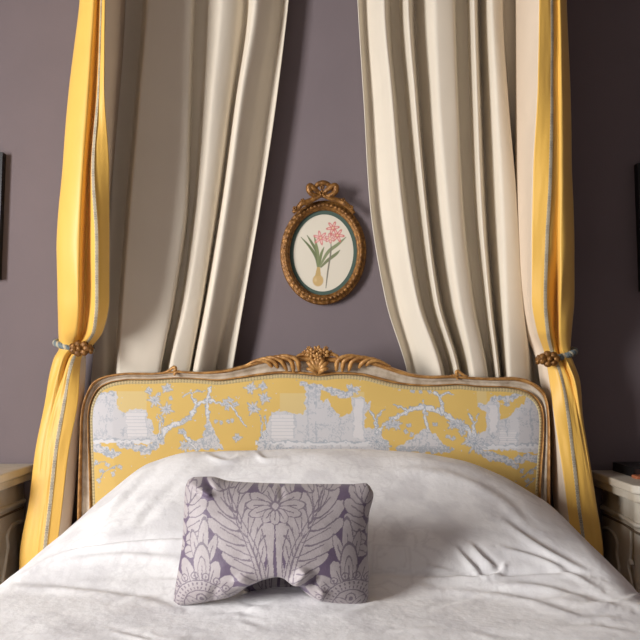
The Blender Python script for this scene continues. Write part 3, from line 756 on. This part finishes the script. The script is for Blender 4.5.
# ------------------------------------------------------------------ tiebacks and gilt holdbacks
def tie(cx, cy, hw, tilt, label, hlabel, ox, oy, s):
    t = thing('tieback_cord', label, 'tieback', 'curtain tiebacks', loc=tuple(at(cx, cy, -.14)))
    n = 220; a_ = np.linspace(0, 2*math.pi, n, endpoint=False)
    c = at(cx, cy, -.14); pm = (2.31)/F; rx_ = hw*pm; ry_ = .066
    ring = np.stack([c[0]+rx_*np.cos(a_), c[1]-ry_*np.sin(a_)*1.0, c[2]+tilt*np.cos(a_)*rx_-.006*np.sin(a_)], 1)
    rad = np.stack([np.cos(a_), -np.sin(a_), 0*a_], 1); up = np.array([0, 0, 1.])
    for ph, m_, nm, lb in ((0, 'rope_blue', 'cord_strand', 'slate blue strand'), (2.1, 'rope_cream', 'cord_strand', 'cream strand'), (4.2, 'rope_blue', 'cord_strand', 'slate blue strand')):
        w_ = a_*14+ph
        pth = ring+rad*(.0062*np.cos(w_))[:, None]+up*(.0062*np.sin(w_))[:, None]
        part(nm, MB().tube(pth, .0056, 8, closed=True), M[m_], t)['label'] = lb
    hb = thing('curtain_holdback', hlabel, 'holdback', 'gilt holdbacks', loc=tuple(at(ox, oy, -.2)))
    c = at(ox, oy, -.235); ro = MB()
    for i in range(7):
        a0 = 2*math.pi*i/7
        d = np.array([math.cos(a0)*1.5, -.2, math.sin(a0)])*.015
        ro.ball(c+d, (.014, .010, .012), None, 8, 6)
    ro.ball(c+np.array([0, -.008, 0]), .010, None, 10, 8)
    for i in range(5):
        pth = [c+np.array([s*(.01+.006*i), -.002+.002*i, .012-.006*i]), c+np.array([s*(.022+.004*i), -.004, .006-.003*i]), c+np.array([s*(.036+.003*(2-abs(i-2))), .004, .010-.005*i])]
        ro.tube(catmull(pth, 10), np.linspace(.007, .004, 10), 8)
    part('gilt_rosette', ro, M['gilt_dark'], hb)
    arm = MB(); wx_ = ox+s*10; wp = at(wx_, oy-2.5, -.002)
    arm.tube(catmull([c+np.array([s*.012, .006, .002]), at(wx_-s*1, oy-2, -.19), at(wx_, oy-2.5, -.12), at(wx_, oy-2.5, -.06), wp+np.array([0, -.008, 0])], 24), .0055, 8)
    arm.tube([wp+np.array([0, -.012, 0]), wp+np.array([0, -.004, 0]), wp], [.010, .016, .018], 16)
    part('wall_arm', arm, M['gilt_dark'], hb)
tie(74, 346, 16.5, -.25, 'blue and cream twisted cord round the left yellow drape', 'gilt flower holdback of the left drape beside the headboard corner', 80, 348.5, 1)
tie(558.5, 354.5, 14.5, .3, 'blue and cream twisted cord round the right yellow drape', 'gilt flower holdback of the right drape beside the headboard corner', 549, 359, -1)

# ------------------------------------------------------------------ oval botanical picture
OY = -.035
def ow(px, py, y=0): return at(px, py, OY)+np.array([0, -y, 0])
pic = thing('oval_picture', 'oval botanical picture of a pink lily in an ornate gilt frame on the purple wall', 'picture', loc=tuple(at(323.5, 252, -.02)))
ca = np.linspace(0, 2*math.pi, 180, endpoint=False); tl = math.radians(3)
def oval(rx_, ry_, y):
    X = 323.4+rx_*np.cos(ca)*math.cos(tl)-ry_*np.sin(ca)*math.sin(tl); Yv = 251.8+rx_*np.cos(ca)*math.sin(tl)+ry_*np.sin(ca)*math.cos(tl)
    p = np.array([at(a, b, OY) for a, b in zip(X, Yv)]); p[:, 1] = -y; return p
prof = [(43.2, 52.4, .002), (43.4, 52.6, .016), (42.4, 51.6, .026), (40.8, 50, .024), (39.6, 48.8, .030), (37.4, 46.6, .034), (36.2, 45.4, .030), (35.4, 44.4, .024), (34.6, 43.4, .024), (33.8, 42.6, .016)]
P = np.stack([oval(*p) for p in prof], 1)
bead = np.maximum(0, np.cos(ca*58))**.7
P[:, 4:6, 1] -= (.007*bead)[:, None]; P[:, 1:3, 1] -= (.004*np.maximum(0, np.cos(ca*40+1)))[:, None]
part('oval_frame', MB().grid(P, cu=True), M['gilt_dark'], pic)
P = np.stack([oval(34.8, 43.6, .0125), oval(30.3, 38.9, .012)], 1)
part('mat_border', MB().grid(P, cu=True), mat('green_mount', (74, 94, 84), .7), pic)['label'] = 'dark green oval mount'
def botanical(X, Y):
    col = np.ones(X.shape+(3,))*lin((226, 218, 200))
    def leafp(pts, w0, c, c2):
        nonlocal col
        p = catmull(pts, 20); d = np.full(X.shape, 99.)
        for i in range(19): d = np.minimum(d, seg_d(X, Y, p[i], p[i+1])-w0*math.sin(math.pi*min(.96, (i+4)/24)))
        col = mix(col, np.clip(.5-d*2, 0, 1), lin(c)); col = mix(col, .6*np.clip(.3-np.abs(d+w0*.5)*2, 0, 1), lin(c2))
    g1, g2 = (112, 122, 84), (78, 92, 62)
    leafp([(318, 267), (316, 256), (310, 246), (301, 236)], 1.5, g1, g2)
    leafp([(318, 267), (317, 252), (312, 242), (307, 234)], 1.5, g1, g2)
    leafp([(318, 267), (318, 253), (316, 243), (314, 234)], 1.4, (134, 142, 100), g2)
    leafp([(319, 267), (321, 254), (324, 246)], 1.4, (124, 134, 92), g2)
    leafp([(320, 265), (328, 251), (338, 243), (346, 236)], 1.7, (138, 146, 108), g2)
    leafp([(321, 266), (328, 259), (336, 253), (340, 249)], 1.6, (126, 132, 96), g2)
    leafp([(326, 287), (328, 270), (331, 250), (331, 240)], .8, (130, 124, 108), (96, 96, 82))
    b = ell(X, Y, 318, 279.5, 5.6, 6.2); col = mix(col, np.clip((1.05-b)*6, 0, 1), lin((204, 172, 116))); col = mix(col, .6*np.clip((.5-ell(X, Y, 315.5, 279, 4, 6))*3, 0, 1), lin((222, 198, 150)))
    col = mix(col, in_poly(X, Y, [(317, 266), (320, 266), (321, 275), (315, 275)]), lin((196, 166, 108)))
    for (cx, cy, r, a0, ink) in ((320.5, 236.5, 7, .3, (214, 130, 128)), (333, 226.5, 6.5, .9, (206, 118, 112)), (337.5, 234, 7, .1, (208, 116, 112)), (330, 237, 5, 1.4, (210, 140, 134))):
        for i in range(6):
            a = a0+i*math.pi/3
            e = ell(X, Y, cx+.55*r*math.cos(a), cy+.55*r*math.sin(a), .55*r, 1.5, a)
            col = mix(col, np.clip((1.1-e)*4, 0, 1), lin(ink)); col = mix(col, .8*np.clip((.62-e)*4, 0, 1), lin((238, 206, 196)))
        col = mix(col, np.clip((1-ell(X, Y, cx, cy, 1.3, 1.3))*3, 0, 1), lin((232, 206, 170)))
    return col
rr = np.linspace(0, 1, 70); P = np.zeros((180*2, 70, 3)); c2_ = np.linspace(0, 2*math.pi, 360, endpoint=False)
PXo = 323.4+(30.6*np.cos(c2_)*math.cos(tl)-39.2*np.sin(c2_)*math.sin(tl))[:, None]*rr; PYo = 251.8+(30.6*np.cos(c2_)*math.sin(tl)+39.2*np.sin(c2_)*math.cos(tl))[:, None]*rr
for i in range(360):
    for j in range(70): P[i, j] = at(PXo[i, j], PYo[i, j], OY)
P[..., 1] = -.0105
part('botanical_print', MB().grid(P, cu=True, col=botanical(PXo, PYo)), M['print'], pic)
bw = MB()
def rib(pts, w_, n=26): bw.tube(catmull([ow(a, b+1.5, y) for a, b, y in pts], n), np.interp(np.linspace(0, 1, n), [0, .15, .5, .85, 1], np.array([.6, .9, 1.15, .9, .6])*w_*1.25)*(OY-CAMY)/F, 8, flat=.7)
rib([(322, 195, .02), (315, 190, .03), (310, 186.5, .032), (309.5, 191.5, .03), (314, 195.5, .026), (322, 196, .02)], 2.2)
rib([(322, 195, .02), (329, 189, .03), (335, 186.5, .032), (335.5, 192, .03), (330, 196, .026), (322, 196, .02)], 2.2)
rib([(313, 191, .02), (317, 185.5, .026), (323, 183.5, .028), (329, 185.5, .026), (333, 191, .02)], 1.9)
rib([(321, 196, .026), (314, 199, .022), (307, 202, .02), (302, 203.5, .022), (298, 208, .018), (293, 212, .014)], 2.2)
rib([(323, 196, .026), (332, 199, .022), (340, 201, .02), (345, 204, .022), (350, 208, .018), (354, 213, .014)], 2.2)
for (px, py, r) in ((322, 195, 3.4), (317, 198, 2.6), (327, 198, 2.6), (303, 202.5, 2.4), (343, 202, 2.4), (295, 210, 2.2), (351, 209, 2.2), (322, 189, 2.6), (316, 189, 2), (329, 189, 2)):
    petal_flower_c = ow(px, py, .024); q = (OY-CAMY)/F*r
    for i in range(5):
        a0 = i*1.257+px; bw.ball(petal_flower_c+np.array([math.cos(a0), -.2, math.sin(a0)])*q*.6, (q*.5, q*.4, q*.5), None, 7, 5)
part('ribbon_bow', bw, M['gilt_dark'], pic)
part('backing_board', MB().grid(np.stack([oval(41, 50, .001), oval(41, 50, .009), oval(1, 1, .009)], 1), cu=True), M['black'], pic)

# ------------------------------------------------------------------ pictures cut by the edges of the photograph
def framed(x0, x1, z0, z1, label):
    t = thing('framed_picture', label, 'picture', 'dark framed pictures', loc=((x0+x1)/2, -.012, (z0+z1)/2))
    fw = .03; b = MB()
    b.box(x0, x0+fw, -.03, -.002, z0, z1); b.box(x1-fw, x1, -.03, -.002, z0, z1)
    b.box(x0+fw, x1-fw, -.03, -.002, z0, z0+fw); b.box(x0+fw, x1-fw, -.03, -.002, z1-fw, z1)
    part('frame', b, M['black'], t, smooth=False)
    part('art_print', MB().box(x0+fw*.9, x1-fw*.9, -.014, -.004, z0+fw*.9, z1-fw*.9), M['dark_art'], t, smooth=False)
a_ = at(2.6, 152, -.03); b_ = at(2.6, 279, -.03)
framed(a_[0]-.36, a_[0], b_[2], a_[2], 'black framed picture cut off by the left edge, above the left bedside chest')
a_ = at(637.5, 163, -.03); b_ = at(637.5, 291, -.03)
framed(a_[0], a_[0]+.36, b_[2], a_[2], 'black framed picture cut off by the right edge, above the right bedside chest')

# ------------------------------------------------------------------ bedside chests
def chest(xi, s, ztop, label, depth=.40, width=.5):
    """xi: the side next the bed; s: +1 when the chest extends to the right"""
    t = thing('bedside_chest', label, 'bedside chest', 'painted bedside chests', loc=(xi+s*width/2, -depth/2, 0))
    yb = -.02
    def X(d): return xi+s*d
    # body: a bombe outline, lofted over height (inset of the side, front depth)
    zs = np.linspace(.10, ztop-.052, 40); q = (zs-.10)/(ztop-.152)
    ins = .016+.020*np.sin(q*math.pi*1.0)*-1+.018*(1-q)+.012; fd = depth-.03+.02*np.sin(q*math.pi)
    rings = []
    for z, i_, d in zip(zs, ins, fd):
        c = .045
        pts = [(X(i_), yb), (X(i_), -.10), (X(i_), -.18), (X(i_-.004), -d+c+.02), (X(i_-.012), -d+c), (X(i_-.006), -d+c*.4), (X(i_+.02), -d+.004), (X(i_+c), -d), (X(width*.3), -d-.012), (X(width*.5), -d-.018), (X(width*.7), -d-.012), (X(width-i_-c), -d), (X(width-i_-.02), -d+.004), (X(width-i_+.006), -d+c*.4), (X(width-i_+.012), -d+c), (X(width-i_), -d+c+.03), (X(width-i_), yb)]
        rings.append([(a, b, z) for a, b in pts])
    mb = MB().grid(np.array(rings), cv=True)
    n_ = len(rings[0]); mb.f.append(tuple(range(n_))); mb.f.append(tuple(range((len(rings)-1)*n_, len(rings)*n_))[::-1])
    body = part('body', mb, M['cabinet'], t, smooth=True)
    # moulded top
    def slab(out, z0, z1, mname, m_):
        d = depth+out; c = .03
        pts = [(X(-out), yb), (X(-out), -d+c), (X(-out+c*.5), -d+c*.3), (X(c), -d), (X(width*.5), -d-.012), (X(width-c), -d), (X(width+out-c*.5), -d+c*.3), (X(width+out), -d+c), (X(width+out), yb)]
        b = MB(); v = [(a, y, z0) for a, y in pts]+[(a, y, z1) for a, y in pts]; k_ = len(pts)
        fc = [tuple(range(k_))[::-1], tuple(range(k_, 2*k_))]+[(i, (i+1) % k_, (i+1) % k_+k_, i+k_) for i in range(k_)]
        b.add(v, fc); return part(mname, b, m_, t, smooth=False, bevel=.005)
    slab(.018, ztop-.026, ztop, 'top', M['cabinet'])
    slab(.006, ztop-.054, ztop-.0265, 'frieze', M['cabinet'])
    # string moulding round the body below the frieze
    zz_ = ztop-.125
    ii = float(np.interp(zz_, zs, ins)); dd = float(np.interp(zz_, zs, fd))
    def sidepath(z, off=.0): 
        i_ = float(np.interp(z, zs, ins))-off; d = float(np.interp(z, zs, fd))
        return [(X(i_), yb-.005, z), (X(i_), -.10, z), (X(i_), -.2, z), (X(i_-.012), -d+.045, z), (X(i_-.004), -d+.016, z-.002), (X(i_+.045), -d-.004, z)]
    part('moulding', MB().tube(catmull(sidepath(zz_, .002), 40), .008, 8), M['cabinet'], t)
    part('moulding', MB().tube(catmull(sidepath(zz_-.022, .0), 40), .004, 8), M['cabinet_line'], t)
    # raised scroll panel on the side
    def on(y, z):
        return (X(float(np.interp(z, zs, ins))-.002), y, z)
    zt = ztop-.19
    path = [on(-.05, zt), on(-.09, zt+.004), on(-.13, zt-.004), on(-.155, zt-.026), on(-.150, zt-.06), on(-.165, zt-.10), on(-.185, zt-.17), on(-.20, zt-.27), on(-.19, zt-.36), on(-.15, zt-.40), on(-.05, zt-.41)]
    pp = catmull(path, 70)
    sm = part('scroll_moulding', MB().tube(pp, .0065, 8), M['cabinet'], body)
    # carved scroll down the corner
    def cor(dy, z, o=.014): return (X(float(np.interp(z, zs, ins))-o), -depth+.085+dy, z)
    sc_ = MB(); z1 = ztop-.15
    sc_.tube(catmull([cor(0, z1), cor(-.004, z1-.05), cor(.002, z1-.09)], 14), np.linspace(.003, .006, 14), 8)
    for k_ in range(3):
        zc = z1-.10-.085*k_
        sc_.tube(catmull([cor(-.012, zc), cor(-.002, zc+.012), cor(.012, zc), cor(.010, zc-.02), cor(-.006, zc-.045), cor(-.012, zc-.075), cor(-.004, zc-.09)], 26), np.interp(np.linspace(0, 1, 26), [0, .3, 1], [.007, .0055, .003]), 8)
    part('corner_carving', sc_, M['cabinet'], body)
    # drawer fronts with knobs
    for k_ in range(2):
        z0 = ztop-.42+(.0 if k_ else -.26); z1_ = z0+.22; i0 = .075
        d = depth+.012
        b = MB().box(min(X(i0), X(width-i0)), max(X(i0), X(width-i0)), -d-.012, -d+.02, z0, z1_)
        dr = part('drawer', b, M['cabinet'], t, smooth=False, bevel=.006)
        kb = MB().ball((X(width/2), -d-.026, (z0+z1_)/2), (.016, .015, .016)); part('knob', kb, M['gilt_dark'], dr)
    for (dx_, y) in ((.05, yb-.03), (.05, -depth+.06), (width-.05, yb-.03), (width-.05, -depth+.06)):
        b = MB(); b.tube(catmull([(X(dx_), y, .13), (X(dx_), y, .08), (X(dx_), y, .03), (X(dx_), y, 0)], 12), np.interp(np.linspace(0, 1, 12), [0, .6, 1], [.032, .02, .016]), 12)
        part('foot', b, M['cabinet'], t)
ZL = at(33, 463.5, -.02)[2]; ZR = at(594, 470, -.02)[2]
xl = x_at(33, -.02, ZL)-.0; xr = x_at(593, -.02, ZR)
chest(xl-.004, -1, ZL, 'painted antique bedside chest at the left of the bed beside the yellow drape')
chest(xr+.004, 1, ZR, 'painted antique bedside chest with corner carving at the right of the bed', depth=.36)
# things lying on the right chest
pa = at_z(612.5, 470.5, ZR); pb_ = at_z(631, 477.5, ZR)
x0, x1, y0, y1 = pa[0], pa[0]+.21, pb_[1]+.002, -.035
b1 = thing('black_book', 'thick black closed book lying on the right bedside chest by the wall', 'book', loc=((x0+x1)/2, (y0+y1)/2, ZR))
part('book_cover', MB().box(x0, x1, y0, y1, ZR+.0, ZR+.003).box(x0, x1, y0, y1, ZR+.027, ZR+.030).box(x0, x0+.004, y0, y1, ZR+.003, ZR+.027), M['black'], b1, smooth=False)
part('page_block', MB().box(x0+.004, x1-.004, y0+.003, y1-.003, ZR+.003, ZR+.027), M['dark_art'], b1, smooth=False)
b2 = MB().box(pb_[0], pb_[0]+.17, y0-.045, y0-.004, ZR, ZR+.010).build('wooden_tray', M['terracotta'], smooth=False, bevel=.003)
tag(b2, 'flat orange-brown object in front of the black book on the right bedside chest', 'tray')

# ------------------------------------------------------------------ light
L = bpy.data.lights.new('window_daylight', 'AREA'); L.shape = 'RECTANGLE'; L.size = WZ1-WZ0; L.size_y = WY1-WY0
L.energy = 228; L.color = (1.0, .985, .975)
o = bpy.data.objects.new('window_daylight', L); C.objects.link(o)
o.location = (XL-.22, (WY0+WY1)/2, (WZ0+WZ1)/2)
o.rotation_euler = (0, -math.pi/2, 0)
wd = bpy.data.worlds.new('daylight'); sc.world = wd; wd.use_nodes = True
bg = wd.node_tree.nodes['Background']; bg.inputs['Color'].default_value = (.92, .95, 1.0, 1); bg.inputs['Strength'].default_value = .10

# ------------------------------------------------------------------ camera
cam = bpy.data.cameras.new('camera'); cam.sensor_width = 36; cam.lens = 36*F/640; cam.clip_start = .02
co = bpy.data.objects.new('camera', cam); C.objects.link(co)
co.location = (0, CAMY, CAMZ); co.rotation_euler = (math.pi/2+TH, 0, 0)
sc.camera = co
sc.view_settings.view_transform = 'Standard'; sc.view_settings.look = 'None'; sc.view_settings.gamma = 1
sc.view_settings.use_curve_mapping = False; sc.view_settings.exposure = 0.07
